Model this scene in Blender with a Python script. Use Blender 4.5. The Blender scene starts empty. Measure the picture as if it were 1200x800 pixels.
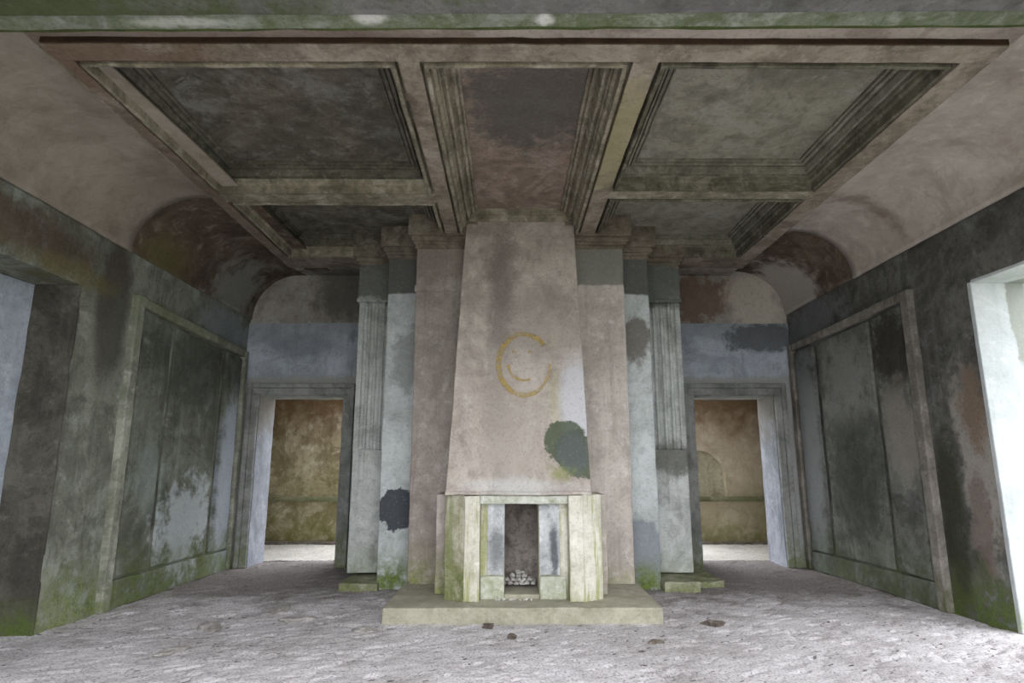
import bpy, bmesh, math, random
import numpy as np
from mathutils import Vector, Matrix

SC = bpy.context.scene
COL = SC.collection
random.seed(7)

# ------------------------------------------------------------------ camera
cam_d = bpy.data.cameras.new('camera')
cam = bpy.data.objects.new('camera', cam_d)
COL.objects.link(cam)
cam_d.sensor_width = 36.0
cam_d.lens = 36.0 * 720.0 / 1200.0
cam_d.clip_start = 0.05
cam.location = (0, 0, 1.5)
cam.rotation_euler = (math.radians(90 + 11.08), 0, math.radians(-0.235))
SC.camera = cam

# ------------------------------------------------------------------ sky, exposure
SC.view_settings.view_transform = 'Standard'
SC.view_settings.look = 'None'
SC.view_settings.gamma = 1.0
SC.view_settings.use_curve_mapping = False
SC.view_settings.exposure = 1.72
world = bpy.data.worlds.new('overcast_sky')
SC.world = world
world.use_nodes = True
wt = world.node_tree
wt.nodes.clear()
wo = wt.nodes.new('ShaderNodeOutputWorld')
wb = wt.nodes.new('ShaderNodeBackground')
wb.inputs[1].default_value = 2.6
wc = wt.nodes.new('ShaderNodeTexCoord')
wsx = wt.nodes.new('ShaderNodeSeparateXYZ')
wr = wt.nodes.new('ShaderNodeValToRGB')
wr.color_ramp.elements[0].position = 0.0
wr.color_ramp.elements[0].color = (0.81, 0.82, 0.82, 1)
wr.color_ramp.elements[1].position = 1.0
wr.color_ramp.elements[1].color = (1.0, 1.02, 1.06, 1)
wt.links.new(wc.outputs['Generated'], wsx.inputs[0])
wt.links.new(wsx.outputs['Z'], wr.inputs[0])
wt.links.new(wr.outputs[0], wb.inputs[0])
wt.links.new(wb.outputs[0], wo.inputs[0])


def portal(loc, rot, sx, sy):
    d = bpy.data.lights.new('sky_portal', 'AREA')
    d.shape = 'RECTANGLE'
    d.size, d.size_y = sx, sy
    d.cycles.is_portal = True
    o = bpy.data.objects.new('sky_portal', d)
    o.location = loc
    o.rotation_euler = rot
    COL.objects.link(o)


H = math.pi / 2
portal((5.3, 4.87, 1.62), (0, H, 0), 3.2, 1.95)          # right window, light goes to -X
portal((0.2, -1.75, 1.65), (H, 0, 0), 6.4, 3.3)          # garden front behind the camera
portal((0.1, 12.75, 1.6), (-H, 0, 0), 5.8, 3.2)          # unseen opening of the room behind, widened to brighten its floor
portal((0.2, 0.6, 4.97), (0, 0, 0), 6.0, 3.2)            # unseen roof hole over the front bay, added for light below
portal((0.1, 11.2, 3.55), (0, 0, 0), 5.6, 2.0)           # unseen roof gap of the room behind, added to brighten its floor

# ------------------------------------------------------------------ numpy noise


def _hash(ix, iy, iz, seed):
    h = (ix * 374761393 + iy * 668265263 + iz * 2147483647 + seed * 974634777) & 0xffffffff
    h = ((h ^ (h >> 13)) * 1274126177) & 0xffffffff
    h = h ^ (h >> 16)
    return (h & 0xffff) / 65535.0


def vnoise(p, scale, seed=0):
    q = np.asarray(p, float) * scale
    i = np.floor(q).astype(np.int64)
    f = q - i
    f = f * f * (3 - 2 * f)
    r = 0
    for dx in (0, 1):
        wx = f[:, 0] if dx else 1 - f[:, 0]
        for dy in (0, 1):
            wy = f[:, 1] if dy else 1 - f[:, 1]
            for dz in (0, 1):
                wz = f[:, 2] if dz else 1 - f[:, 2]
                r = r + wx * wy * wz * _hash(i[:, 0] + dx, i[:, 1] + dy, i[:, 2] + dz, seed)
    return r - 0.5


def fbm(p, scale, octv=4, seed=0, gain=0.5):
    a, s, r = 1.0, scale, 0
    for k in range(octv):
        r = r + a * vnoise(p, s, seed + 11 * k)
        a *= gain
        s *= 2.03
    return r

# ------------------------------------------------------------------ material builder


def lin(h):
    h = h.lstrip('#')
    c = [int(h[k:k + 2], 16) / 255 for k in (0, 2, 4)]
    return [x / 12.92 if x < 0.04045 else ((x + 0.055) / 1.055) ** 2.4 for x in c] + [1.0]


class T:
    def __init__(s, name):
        s.m = bpy.data.materials.new(name)
        s.m.use_nodes = True
        s.t = s.m.node_tree
        s.t.nodes.clear()
        s.out = s.t.nodes.new('ShaderNodeOutputMaterial')
        s.b = s.t.nodes.new('ShaderNodeBsdfPrincipled')
        s.t.links.new(s.b.outputs[0], s.out.inputs[0])
        g = s.t.nodes.new('ShaderNodeNewGeometry')
        s.P = g.outputs['Position']
        x = s.t.nodes.new('ShaderNodeSeparateXYZ')
        s.t.links.new(s.P, x.inputs[0])
        s.xyz = [x.outputs[0], x.outputs[1], x.outputs[2]]

    def put(s, sock, v):
        if isinstance(v, bpy.types.NodeSocket):
            s.t.links.new(v, sock)
        else:
            sock.default_value = v

    def math(s, op, a, b=0.0, c=0.0):
        n = s.t.nodes.new('ShaderNodeMath')
        n.operation = op
        s.put(n.inputs[0], a)
        s.put(n.inputs[1], b)
        s.put(n.inputs[2], c)
        return n.outputs[0]

    def vec(s, op, a, b, out=0):
        n = s.t.nodes.new('ShaderNodeVectorMath')
        n.operation = op
        s.put(n.inputs[0], a)
        s.put(n.inputs[1], b)
        return n.outputs[out]

    def noise(s, scale, detail=5, rough=0.55, stretch=None, off=0.0, dist=0.0):
        v = s.P
        if stretch:
            v = s.vec('MULTIPLY', v, stretch)
        if off:
            v = s.vec('ADD', v, (off, off * 1.7, off * 0.6))
        n = s.t.nodes.new('ShaderNodeTexNoise')
        s.put(n.inputs['Vector'], v)
        n.inputs['Scale'].default_value = scale
        n.inputs['Detail'].default_value = detail
        n.inputs['Roughness'].default_value = rough
        n.inputs['Distortion'].default_value = dist
        return n.outputs[0]

    def ss(s, v, lo, hi, a=0.0, b=1.0):
        n = s.t.nodes.new('ShaderNodeMapRange')
        n.interpolation_type = 'SMOOTHSTEP'
        s.put(n.inputs['Value'], v)
        n.inputs['From Min'].default_value = lo
        n.inputs['From Max'].default_value = hi
        n.inputs['To Min'].default_value = a
        n.inputs['To Max'].default_value = b
        return n.outputs[0]

    def mix(s, a, b, f, mode='MIX'):
        n = s.t.nodes.new('ShaderNodeMix')
        n.data_type = 'RGBA'
        n.blend_type = mode
        s.put(n.inputs[0], f)
        s.put(n.inputs[6], lin(a) if isinstance(a, str) else a)
        s.put(n.inputs[7], lin(b) if isinstance(b, str) else b)
        return n.outputs[2]


def plaster(name, a, b, dark, seed=0.0, scale=1.0, grime=0.6, streak=0.35, light=None, lamt=0.4,
            moss=None, blobs=(), bands=(), bump=0.5, speck=0.36, stretch=None, drip=None):
    """weathered lime plaster / cement: two base tones, mildew, streaks, moss, stains with their own outlines"""
    t = T(name)
    n1 = t.noise(0.9 * scale, 6, 0.6, stretch, 3.1 + seed)
    n2 = t.noise(2.1 * scale, 8, 0.66, stretch, 17.3 + seed, 0.4)
    nf = t.noise(34, 5, 0.8, None, seed)
    nm = t.noise(7.5, 6, 0.65, None, 5.0 + seed)
    col = t.mix(a, b, t.ss(n1, 0.36, 0.64))
    if light:
        nl = t.noise(1.7 * scale, 8, 0.66, stretch, 41.0 + seed, 0.6)
        col = t.mix(col, light, t.ss(nl, 0.52, 0.68, 0, lamt))
    col = t.mix(col, dark, t.ss(n2, 0.47, 0.72, 0, grime))
    n3 = t.noise(5.5 * scale, 9, 0.72, stretch, 23.0 + seed, 0.3)
    col = t.mix(col, dark, t.ss(n3, 0.5, 0.66, 0, 0.8 * grime))
    col = t.mix(col, light or b, t.ss(n3, 0.48, 0.34, 0, 0.55))
    n4 = t.noise(1.15 * scale, 10, 0.68, stretch, 61.0 + seed, 0.9)
    col = t.mix(col, t.mix(dark, b, 0.35), t.ss(n4, 0.515, 0.565, 0, 0.75 * grime))
    col = t.mix(col, dark, t.ss(n4, 0.59, 0.63, 0, 0.5 * grime))
    if light:
        col = t.mix(col, light, t.ss(n4, 0.42, 0.37, 0, lamt * 0.8))
    if streak:
        ns = t.noise(1.0, 7, 0.68, (8.0, 8.0, 0.5), 9.0 + seed)
        col = t.mix(col, dark, t.ss(ns, 0.5, 0.72, 0, streak))
        if light:
            col = t.mix(col, light, t.ss(ns, 0.46, 0.3, 0, streak * 0.7))
    wob = t.math('ADD', t.math('MULTIPLY', t.math('SUBTRACT', n2, 0.5), 1.9),
                 t.math('MULTIPLY', t.math('SUBTRACT', nm, 0.5), 1.1))
    wob = t.math('ADD', wob, t.math('MULTIPLY', t.math('SUBTRACT', nf, 0.5), 0.35))
    for bd in bands:      # (axis, edge, sign, softness, wobble, colour, strength): tone beyond an uneven line
        ax, edge, sign, soft, wa, c, st = bd[:7]
        v = t.math('MULTIPLY', t.math('SUBTRACT', t.xyz[ax], edge), sign)
        v = t.math('ADD', v, t.math('MULTIPLY', wob, wa))
        m = t.ss(v, -soft, soft, 0, st)
        if len(bd) > 7:   # broken up by a patchy noise
            m = t.math('MULTIPLY', m, t.ss(nm, 0.62 - bd[7], 0.62))
        col = t.mix(col, c, m)
    for (c0, r, soft, wa, c, st) in blobs:   # stain: ragged ellipsoid patch
        d = t.vec('LENGTH', t.vec('DIVIDE', t.vec('SUBTRACT', t.P, c0), r), (0, 0, 0), 1)
        d = t.math('ADD', d, t.math('MULTIPLY', wob, wa))
        col = t.mix(col, c, t.ss(d, 1 + soft, 1 - soft, 0, st))
    if drip:              # (colour, amount, height): algae running down in streaks
        nd = t.noise(1.0, 6, 0.66, (11.0, 11.0, 0.9), 3.0 + seed)
        v = t.math('ADD', nd, t.math('MULTIPLY', t.math('SUBTRACT', drip[2], t.xyz[2]), 0.10))
        col = t.mix(col, drip[0], t.math('MULTIPLY', t.ss(v, 0.47, 0.58, 0, drip[1]), t.ss(nf, 0.3, 0.6, 0.4, 1)))
    if moss:              # (height, amount[, colour])
        hgt, amt = moss[:2]
        mc = moss[2] if len(moss) > 2 else '6f7c33'
        v = t.math('DIVIDE', t.math('SUBTRACT', hgt, t.xyz[2]), hgt)
        v = t.math('ADD', v, t.math('MULTIPLY', wob, 0.55))
        m = t.ss(v, 0.1, 1.0, 0, amt)
        m = t.math('MULTIPLY', m, t.ss(n3, 0.36, 0.56, 0.25, 1.0))
        mcol = t.mix(mc, '454f2a', t.ss(nf, 0.42, 0.6))
        col = t.mix(col, mcol, m)
    col = t.mix(col, t.mix(dark, (0, 0, 0, 1), 0.45), t.ss(nf, 0.49, 0.33, 0, speck))
    col = t.mix(col, t.mix(a, light or b, 0.6), t.ss(nf, 0.54, 0.72, 0, speck * 0.6))
    t.put(t.b.inputs['Base Color'], col)
    t.b.inputs['Roughness'].default_value = 0.92
    t.b.inputs['Specular IOR Level'].default_value = 0.25
    if bump:
        bn = t.t.nodes.new('ShaderNodeBump')
        bn.inputs['Strength'].default_value = bump
        bn.inputs['Distance'].default_value = 0.02
        h = t.math('ADD', t.math('MULTIPLY', nm, 0.8), t.math('MULTIPLY', nf, 0.35))
        h = t.math('ADD', h, t.math('MULTIPLY', n2, 0.9))
        t.put(bn.inputs['Height'], h)
        t.t.links.new(bn.outputs[0], t.b.inputs['Normal'])
    return t.m

# ------------------------------------------------------------------ mesh builder


class MB:
    def __init__(s, fn=None):
        s.v, s.f, s.n, s.fn = [], [], 0, fn

    def grid(s, o, u, v, nu, nv, fn=None):
        """planar patch from corner o along u and v; face order gives normal u x v"""
        nu, nv = max(1, nu), max(1, nv)
        o, u, v = np.array(o, float), np.array(u, float), np.array(v, float)
        A = np.linspace(0, 1, nu + 1)
        B = np.linspace(0, 1, nv + 1)
        P = (o + A[:, None, None] * u + B[None, :, None] * v).reshape(-1, 3)
        s.add(P, nu, nv, fn)

    def add(s, P, nu, nv, fn=None):
        fn = fn or s.fn
        if fn:
            P = fn(P)
        i = np.arange(nu)[:, None] * (nv + 1) + np.arange(nv)[None, :]
        F = np.stack([i, i + nv + 1, i + nv + 2, i + 1], -1).reshape(-1, 4) + s.n
        s.v.append(P)
        s.f.append(F)
        s.n += len(P)

    def box(s, x0, x1, y0, y1, z0, z1, r=0.12, fn=None, skip=''):
        k = lambda d: max(1, min(60, int(round(abs(d) / r))))
        X, Y, Z = x1 - x0, y1 - y0, z1 - z0
        a, b, c = k(X), k(Y), k(Z)
        if 'd' not in skip: s.grid((x0, y0, z0), (0, Y, 0), (X, 0, 0), b, a, fn)
        if 'u' not in skip: s.grid((x0, y0, z1), (X, 0, 0), (0, Y, 0), a, b, fn)
        if 'f' not in skip: s.grid((x0, y0, z0), (X, 0, 0), (0, 0, Z), a, c, fn)
        if 'b' not in skip: s.grid((x0, y1, z0), (0, 0, Z), (X, 0, 0), c, a, fn)
        if 'l' not in skip: s.grid((x0, y0, z0), (0, 0, Z), (0, Y, 0), c, b, fn)
        if 'r' not in skip: s.grid((x1, y0, z0), (0, Y, 0), (0, 0, Z), b, c, fn)
        return s

    def prism(s, poly, z0, z1, r=0.12, fn=None, cap=True):
        """vertical prism over a counter-clockwise plan polygon"""
        n = len(poly)
        for i in range(n):
            p, q = poly[i], poly[(i + 1) % n]
            L = math.hypot(q[0] - p[0], q[1] - p[1])
            s.grid((p[0], p[1], z0), (q[0] - p[0], q[1] - p[1], 0), (0, 0, z1 - z0),
                   max(1, int(L / r)), max(1, int(abs(z1 - z0) / r)), fn)
        if cap:
            for zz, rev in ((z0, True), (z1, False)):
                P = np.array([(p[0], p[1], zz) for p in poly], float)
                f = fn or s.fn
                if f:
                    P = f(P)
                idx = list(range(s.n, s.n + n))
                s.v.append(P)
                s.f.append(('ng', idx[::-1] if rev else idx))
                s.n += n
        return s

    def build(s, name, mat, parent=None, rough=0.004, rs=5.0, bevel=0.008, kind=None, smooth=False, seed=0):
        V = np.concatenate(s.v)
        if rough:
            d = np.stack([fbm(V, rs, 3, seed + 1), fbm(V, rs, 3, seed + 2), fbm(V, rs, 3, seed + 3)], 1)
            V = V + d * rough * 2
        F = []
        for f in s.f:
            if isinstance(f, tuple):
                F.append(f[1])
            else:
                F.extend(f.tolist())
        me = bpy.data.meshes.new(name)
        me.from_pydata(V.tolist(), [], F)
        bm = bmesh.new()
        bm.from_mesh(me)
        bmesh.ops.remove_doubles(bm, verts=bm.verts, dist=0.0004)
        bm.to_mesh(me)
        bm.free()
        me.materials.append(mat)
        if smooth:
            me.polygons.foreach_set('use_smooth', [True] * len(me.polygons))
        o = bpy.data.objects.new(name, me)
        COL.objects.link(o)
        if parent:
            o.parent = parent
            o.matrix_parent_inverse = Matrix.Translation(-Vector(parent.location))
        if kind:
            o['kind'] = kind
        if bevel:
            m = o.modifiers.new('worn_edge', 'BEVEL')
            m.width = bevel
            m.segments = 2
            m.limit_method = 'ANGLE'
            m.angle_limit = math.radians(40)
        return o


def empty(name, loc=(0, 0, 0), kind=None):
    o = bpy.data.objects.new(name, None)
    o.location = loc
    o.empty_display_size = 0.2
    COL.objects.link(o)
    if kind:
        o['kind'] = kind
    return o


def tag(o, label, cat, group=None):
    o['label'] = label
    o['category'] = cat
    if group:
        o['group'] = group
    return o

# ------------------------------------------------------------------ room dimensions
YB = 9.35                                   # face of the end wall
def XL(y): return -4.19 + (y - 5.8) * 0.04  # side walls close in slightly towards the end wall
def XR(y): return 4.54 - (y - 5.85) * 0.055


def LW(P):      # (along, depth into room, height) -> world, left wall
    P = np.asarray(P, float)
    return np.stack([XL(P[:, 0]) + P[:, 1], P[:, 0], P[:, 2]], 1)


def RW(P):      # mirrored so that faces stay outward
    P = np.asarray(P, float)
    return np.stack([XR(P[:, 0]) - P[:, 1], P[:, 0], P[:, 2]], 1)


ZS_L, ZC_L = 3.76, 4.42
ZS_R, ZC_R = 3.875, 4.49
def ZSL(y): return 3.80 - (y - 5.5) * 0.032
def ZSR(y): return 3.90 - (y - 5.5) * 0.036

# ------------------------------------------------------------------ materials
M = {}
M['floor'] = None
M['left'] = plaster('left_wall_plaster', '8e9085', '787a6f', '44453c', 1.0, grime=0.75, streak=0.5, light='969e97', lamt=0.6,
                    moss=(0.75, 0.75, '7d8a45'),
                    blobs=[((-4.17, 6.27, 3.05), (0.3, 0.31, 0.98), 0.16, 0.3, '969a8a', 0.4),
                           ((-4.17, 6.28, 3.1), (0.3, 0.27, 0.9), 0.4, 0.4, '3b3832', 0.8),
                           ((-4.2, 5.0, 3.5), (0.4, 1.1, 0.25), 0.5, 1.2, '4e4034', 0.8),
                           ((-4.2, 5.6, 3.3), (0.4, 0.6, 0.12), 0.5, 1.5, '67613f', 0.6),
                           ((-4.1, 8.7, 3.4), (0.4, 0.7, 0.3), 0.4, 1.0, '8b929a', 0.6)])
M['left_panel'] = plaster('left_panel_plaster', '73766a', '5c5f54', '32342c', 2.0, grime=0.6, streak=0.55, light='858d86', lamt=0.5,
                          moss=(0.8, 0.7, '6c7a3a'),
                          blobs=[((-4.12, 8.0, 0.75), (0.4, 0.62, 0.5), 0.35, 1.6, 'aab0b4', 0.85),
                                 ((-4.12, 7.2, 1.3), (0.4, 0.3, 0.4), 0.6, 1.2, '8d9798', 0.4),
                                 ((-4.1, 8.95, 1.3), (0.4, 0.28, 1.3), 0.3, 0.8, '99a0ad', 0.75),
                                 ((-4.12, 8.0, 2.7), (0.4, 1.2, 0.5), 0.5, 1.2, '3b3d3a', 0.6)])
M['left_trim'] = plaster('left_trim_plaster', '97988b', '7f8275', '42433a', 3.0, grime=0.5, streak=0.4, light='b5b6ac', moss=(0.5, 0.6),
                         bands=[(2, 3.15, 1, 0.2, 0.6, '70785a', 0.6)])
M['niche'] = plaster('niche_plaster', 'a9b1bc', '98a0ab', '6c7178', 4.0, grime=0.35, streak=0.2, light='c2c8d2', moss=(1.3, 0.55, '93a876'))
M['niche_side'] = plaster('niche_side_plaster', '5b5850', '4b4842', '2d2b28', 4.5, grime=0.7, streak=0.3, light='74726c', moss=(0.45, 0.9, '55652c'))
M['right'] = plaster('right_wall_plaster', '686763', '545350', '31302d', 5.0, grime=0.7, streak=0.35, light='7b7e7e', lamt=0.45,
                     moss=(0.75, 0.9, '5a6a2a'),
                     blobs=[((4.54, 6.05, 1.55), (0.4, 0.22, 1.0), 0.3, 1.3, '8f8a84', 0.8),
                            ((4.54, 6.0, 2.1), (0.4, 0.15, 0.4), 0.4, 1.5, '665240', 0.75),
                            ((4.54, 6.1, 0.85), (0.4, 0.12, 0.5), 0.3, 1.2, '665852', 0.75),
                            ((4.54, 6.45, 1.0), (0.4, 0.17, 0.9), 0.4, 0.8, '2e3020', 0.8),
                            ((4.4, 8.8, 3.45), (0.5, 0.8, 0.35), 0.3, 1.0, '6d7173', 0.7)])
M['right_panel'] = plaster('right_panel_plaster', '6c6d68', '575955', '32332f', 6.0, grime=0.65, streak=0.4, light='80837f', lamt=0.5,
                           moss=(0.9, 0.6, '4d5a32'),
                           blobs=[((4.42, 8.05, 2.5), (0.4, 0.5, 0.5), 0.5, 1.4, '878886', 0.7),
                                  ((4.4, 8.0, 1.3), (0.4, 0.55, 0.7), 0.4, 1.0, '33382f', 0.7),
                                  ((4.48, 6.98, 2.75), (0.4, 0.36, 0.5), 0.25, 1.2, '2d2a27', 0.85),
                                  ((4.48, 6.98, 1.85), (0.4, 0.32, 0.55), 0.4, 1.0, '858079', 0.7),
                                  ((4.36, 8.95, 1.6), (0.4, 0.3, 1.6), 0.3, 0.8, '7a7d80', 0.75)])
M['right_trim'] = plaster('right_trim_plaster', '85807a', '6f6a64', '3e3a35', 7.0, grime=0.5, streak=0.3, light='a59f99', moss=(0.5, 0.8, '4f552a'))
M['reveal'] = plaster('window_reveal_plaster', 'b6babd', 'a9aeb1', '83898a', 8.0, grime=0.3, streak=0.25, speck=0.15, light='c0c3c6', moss=(0.35, 0.5, '8aa060'),
                      blobs=[((4.97, 5.85, 2.95), (0.1, 0.3, 0.55), 0.1, 0.5, '82857f', 0.9)])
M['cove_l'] = plaster('left_cove_plaster', '9c9388', '8d8479', '64594f', 9.0, scale=0.9, grime=0.35, streak=0.0, light='a59d93', speck=0.15)
M['cove_r'] = plaster('right_cove_plaster', 'b9afa6', 'a69c93', '6e6258', 10.0, scale=0.9, grime=0.3, streak=0.0, light='c9c1b9', speck=0.15,
                      blobs=[((4.1, 6.55, 4.3), (0.5, 0.12, 0.35), 0.6, 1.8, '6b5a4a', 0.6)])
M['cove_dark'] = plaster('dark_cove_plaster', '6a5b4e', '584b41', '383029', 11.0, grime=0.7, streak=0.0, light='8d8478', lamt=0.5,
                         blobs=[((-4.0, 7.0, 3.9), (0.5, 0.5, 0.2), 0.6, 1.0, '67623f', 0.7),
                                ((-4.0, 8.7, 3.9), (0.6, 0.55, 0.5), 0.4, 1.2, '8c8d8a', 0.8),
                                ((4.2, 9.1, 4.05), (0.6, 0.75, 0.5), 0.25, 0.8, 'b0a9a1', 0.95)])
M['strip'] = plaster('ceiling_strip_plaster', 'b4aaa0', 'a3988d', '66594d', 12.0, grime=0.5, streak=0.0, light='aca39b',
                     bands=[(0, -0.4, -1, 0.6, 2.0, '77665a', 0.6)])
M['beam'] = plaster('coffer_beam_plaster', '9c9184', '857a6d', '51463c', 13.0, scale=1.4, grime=0.6, streak=0.0, light='aea398', lamt=0.6,
                    blobs=[((-2.9, 4.0, 4.3), (0.9, 0.4, 0.4), 0.5, 1.5, '6a5444', 0.75),
                           ((0.97, 5.0, 4.3), (0.25, 0.8, 0.2), 0.4, 1.4, 'a09873', 0.7),
                           ((-3.2, 6.5, 4.3), (0.25, 1.6, 0.4), 0.5, 1.0, '6a5a4d', 0.65)])
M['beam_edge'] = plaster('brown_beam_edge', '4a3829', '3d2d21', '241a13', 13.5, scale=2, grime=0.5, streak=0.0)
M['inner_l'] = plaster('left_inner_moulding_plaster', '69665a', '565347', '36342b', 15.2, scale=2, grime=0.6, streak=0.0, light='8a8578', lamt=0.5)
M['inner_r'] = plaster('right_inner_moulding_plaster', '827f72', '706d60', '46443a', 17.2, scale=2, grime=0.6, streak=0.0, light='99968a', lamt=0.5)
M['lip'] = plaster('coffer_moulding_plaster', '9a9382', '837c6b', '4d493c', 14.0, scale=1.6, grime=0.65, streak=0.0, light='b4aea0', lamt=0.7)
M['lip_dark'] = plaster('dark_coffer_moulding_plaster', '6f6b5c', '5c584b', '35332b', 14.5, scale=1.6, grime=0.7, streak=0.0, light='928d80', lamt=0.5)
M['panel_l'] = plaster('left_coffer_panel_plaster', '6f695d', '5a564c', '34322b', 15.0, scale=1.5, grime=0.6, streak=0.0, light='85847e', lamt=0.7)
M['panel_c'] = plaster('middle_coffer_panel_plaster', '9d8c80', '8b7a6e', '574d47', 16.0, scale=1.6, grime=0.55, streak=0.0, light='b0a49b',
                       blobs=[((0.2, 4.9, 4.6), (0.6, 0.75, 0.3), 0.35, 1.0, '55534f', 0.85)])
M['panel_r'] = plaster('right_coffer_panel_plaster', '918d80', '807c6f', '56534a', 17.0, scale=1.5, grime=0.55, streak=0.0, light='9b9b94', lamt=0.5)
M['lintel'] = plaster('mossy_lintel_cement', '7d7b7a', '6b6a69', '434541', 18.0, grime=0.5, streak=0.0, light='8e8d8c',
                      blobs=[((-3.6, 3.2, 4.2), (2.2, 0.8, 0.5), 0.4, 1.2, '4e5734', 0.85)])
M['lintel_moss'] = plaster('moss_grown_moulding', '8b8f85', '757c66', '515c36', 19.0, scale=2, grime=0.7, streak=0.0, light='a3a69c', lamt=0.7,
                           blobs=[((-0.88, 3.4, 4.24), (0.09, 0.06, 0.1), 0.5, 0.7, 'e0dfda', 0.85), ((0.22, 3.42, 4.24), (0.05, 0.05, 0.1), 0.5, 1.0, 'ecebe6', 0.8),
                                  ((-2.1, 3.45, 4.24), (0.25, 0.04, 0.1), 0.5, 1.4, 'd0d0c8', 0.6)])
M['lintel_edge'] = plaster('green_drip_edge', '5d6840', '4b5a2c', '323d1c', 19.5, scale=3, grime=0.6, streak=0.0)
M['end'] = plaster('end_wall_plaster', 'b4bac6', 'a3aab6', '6d727a', 20.0, grime=0.45, streak=0.3, light='b6bcc6', moss=(0.5, 0.7),
                   bands=[(2, 2.78, -1, 0.03, 0.1, '9a9a94', 0.75), (2, 3.35, 1, 0.12, 0.5, '6d7275', 0.4)],
                   blobs=[((3.95, 9.3, 3.4), (0.6, 0.4, 0.22), 0.25, 1.1, '54575a', 0.85), ((-3.2, 9.3, 3.25), (0.55, 0.4, 0.2), 0.4, 1.1, '7a7e86', 0.7)])
M['lunette'] = plaster('lunette_plaster', 'aaa59e', '99948e', '66605a', 21.0, grime=0.5, streak=0.35, light='b6b1aa',
                       blobs=[((2.95, 9.3, 4.05), (0.85, 0.4, 0.4), 0.25, 1.3, '6b5346', 0.8),
                              ((3.85, 9.3, 3.95), (0.45, 0.4, 0.5), 0.3, 0.8, 'c2bab0', 0.8),
                              ((-2.6, 9.3, 4.1), (0.5, 0.4, 0.5), 0.4, 1.0, '5a5652', 0.8)])
M['archit'] = plaster('architrave_plaster', '9b9c9b', '898b89', '525350', 22.0, grime=0.55, streak=0.5, light='a4a7aa', moss=(0.7, 0.65))
M['jamb'] = plaster('door_jamb_plaster', '8e929c', '7d818b', '4a4d52', 23.0, grime=0.4, streak=0.35, light='a4a8b4',
                    bands=[(2, 1.95, 1, 0.35, 0.5, '665f54', 0.8)])
M['flute'] = plaster('fluted_pilaster_plaster', 'bfc1c1', 'a9acaa', '5e605b', 24.0, grime=0.45, streak=0.5, light='c8ccce', moss=(0.55, 0.5, '7f8d52'),
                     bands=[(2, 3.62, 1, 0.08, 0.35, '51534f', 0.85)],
                     blobs=[((2.1, 8.2, 1.55), (0.35, 0.4, 0.22), 0.4, 1.1, '55554f', 0.8)])
M['flat'] = plaster('flat_pilaster_plaster', 'c3c8cb', 'b0b5b7', '6e726f', 25.0, grime=0.35, streak=0.2, light='ced2d6', moss=(0.7, 0.95, '6c7d2c'),
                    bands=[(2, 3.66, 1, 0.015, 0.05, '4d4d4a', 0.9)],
                    blobs=[((-1.36, 7.7, 0.97), (0.21, 0.6, 0.30), 0.07, 1.1, '3f4249', 0.97),
                           ((1.62, 7.7, 0.42), (0.3, 0.6, 0.42), 0.12, 0.5, '7f848c', 0.95),
                           ((1.62, 7.7, 3.05), (0.2, 0.6, 0.27), 0.25, 1.2, '6d6964', 0.9),
                           ((-1.3, 7.7, 2.75), (0.2, 0.6, 0.35), 0.35, 1.4, '7c8080', 0.7)])
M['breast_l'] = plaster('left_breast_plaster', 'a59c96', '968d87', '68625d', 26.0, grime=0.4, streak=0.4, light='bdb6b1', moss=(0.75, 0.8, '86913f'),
                        blobs=[((-0.9, 7.3, 3.95), (0.5, 0.6, 0.25), 0.4, 1.0, '7a6f68', 0.6)])
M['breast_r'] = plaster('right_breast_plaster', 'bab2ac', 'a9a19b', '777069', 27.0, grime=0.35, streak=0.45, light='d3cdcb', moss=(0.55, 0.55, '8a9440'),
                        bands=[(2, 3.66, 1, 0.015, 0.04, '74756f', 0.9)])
M['cornice'] = plaster('cornice_plaster', '7d7468', '6b6256', '433b32', 28.0, scale=1.6, grime=0.6, streak=0.0, light='968e82')
HOOD_BLOBS = [((-0.1, 7.0, 3.65), (0.16, 0.8, 0.9), 0.6, 1.0, '6f6763', 0.75),
              ((-0.12, 6.7, 2.3), (0.14, 0.8, 0.9), 0.6, 0.8, '8c8480', 0.5),
              ((0.4, 7.0, 3.1), (0.5, 0.8, 0.5), 0.35, 0.7, '8a827d', 0.55),
              ((0.74, 6.7, 2.15), (0.2, 0.8, 0.5), 0.35, 0.5, 'c5c7d0', 0.75),
              ((0.1, 6.6, 1.7), (0.35, 0.8, 0.6), 0.6, 0.7, 'a19992', 0.6),
              ((0.1, 6.55, 1.25), (0.55, 0.8, 0.07), 0.7, 1.4, 'c9cdd0', 0.45),
              ((0.5, 6.7, 2.2), (0.05, 0.8, 0.45), 0.6, 1.8, 'aaa87a', 0.3),
              ((0.60, 6.7, 1.68), (0.2, 0.8, 0.25), 0.08, 0.8, '4c5644', 0.92),
              ((0.70, 6.7, 1.55), (0.22, 0.8, 0.24), 0.08, 0.8, '4c5644', 0.92),
              ((0.66, 6.7, 1.57), (0.16, 0.8, 0.22), 0.3, 0.7, '575e5f', 0.85),
              ((0.55, 6.7, 1.38), (0.15, 0.8, 0.1), 0.4, 2.0, '7c8648', 0.65)]
M['hood'] = plaster('chimney_hood_plaster', 'b9b0a9', 'a89e97', '756c66', 29.0, grime=0.45, streak=0.35, light='cac3bf', lamt=0.5, blobs=HOOD_BLOBS)
M['pier'] = plaster('fireplace_pier_plaster', 'd0cec4', 'c3c0b4', '8f8c78', 30.0, scale=1.6, grime=0.4, streak=0.4, light='dedcd2', moss=(0.4, 0.4, '98a050'), drip=('8b9049', 0.8, 0.5))
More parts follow.
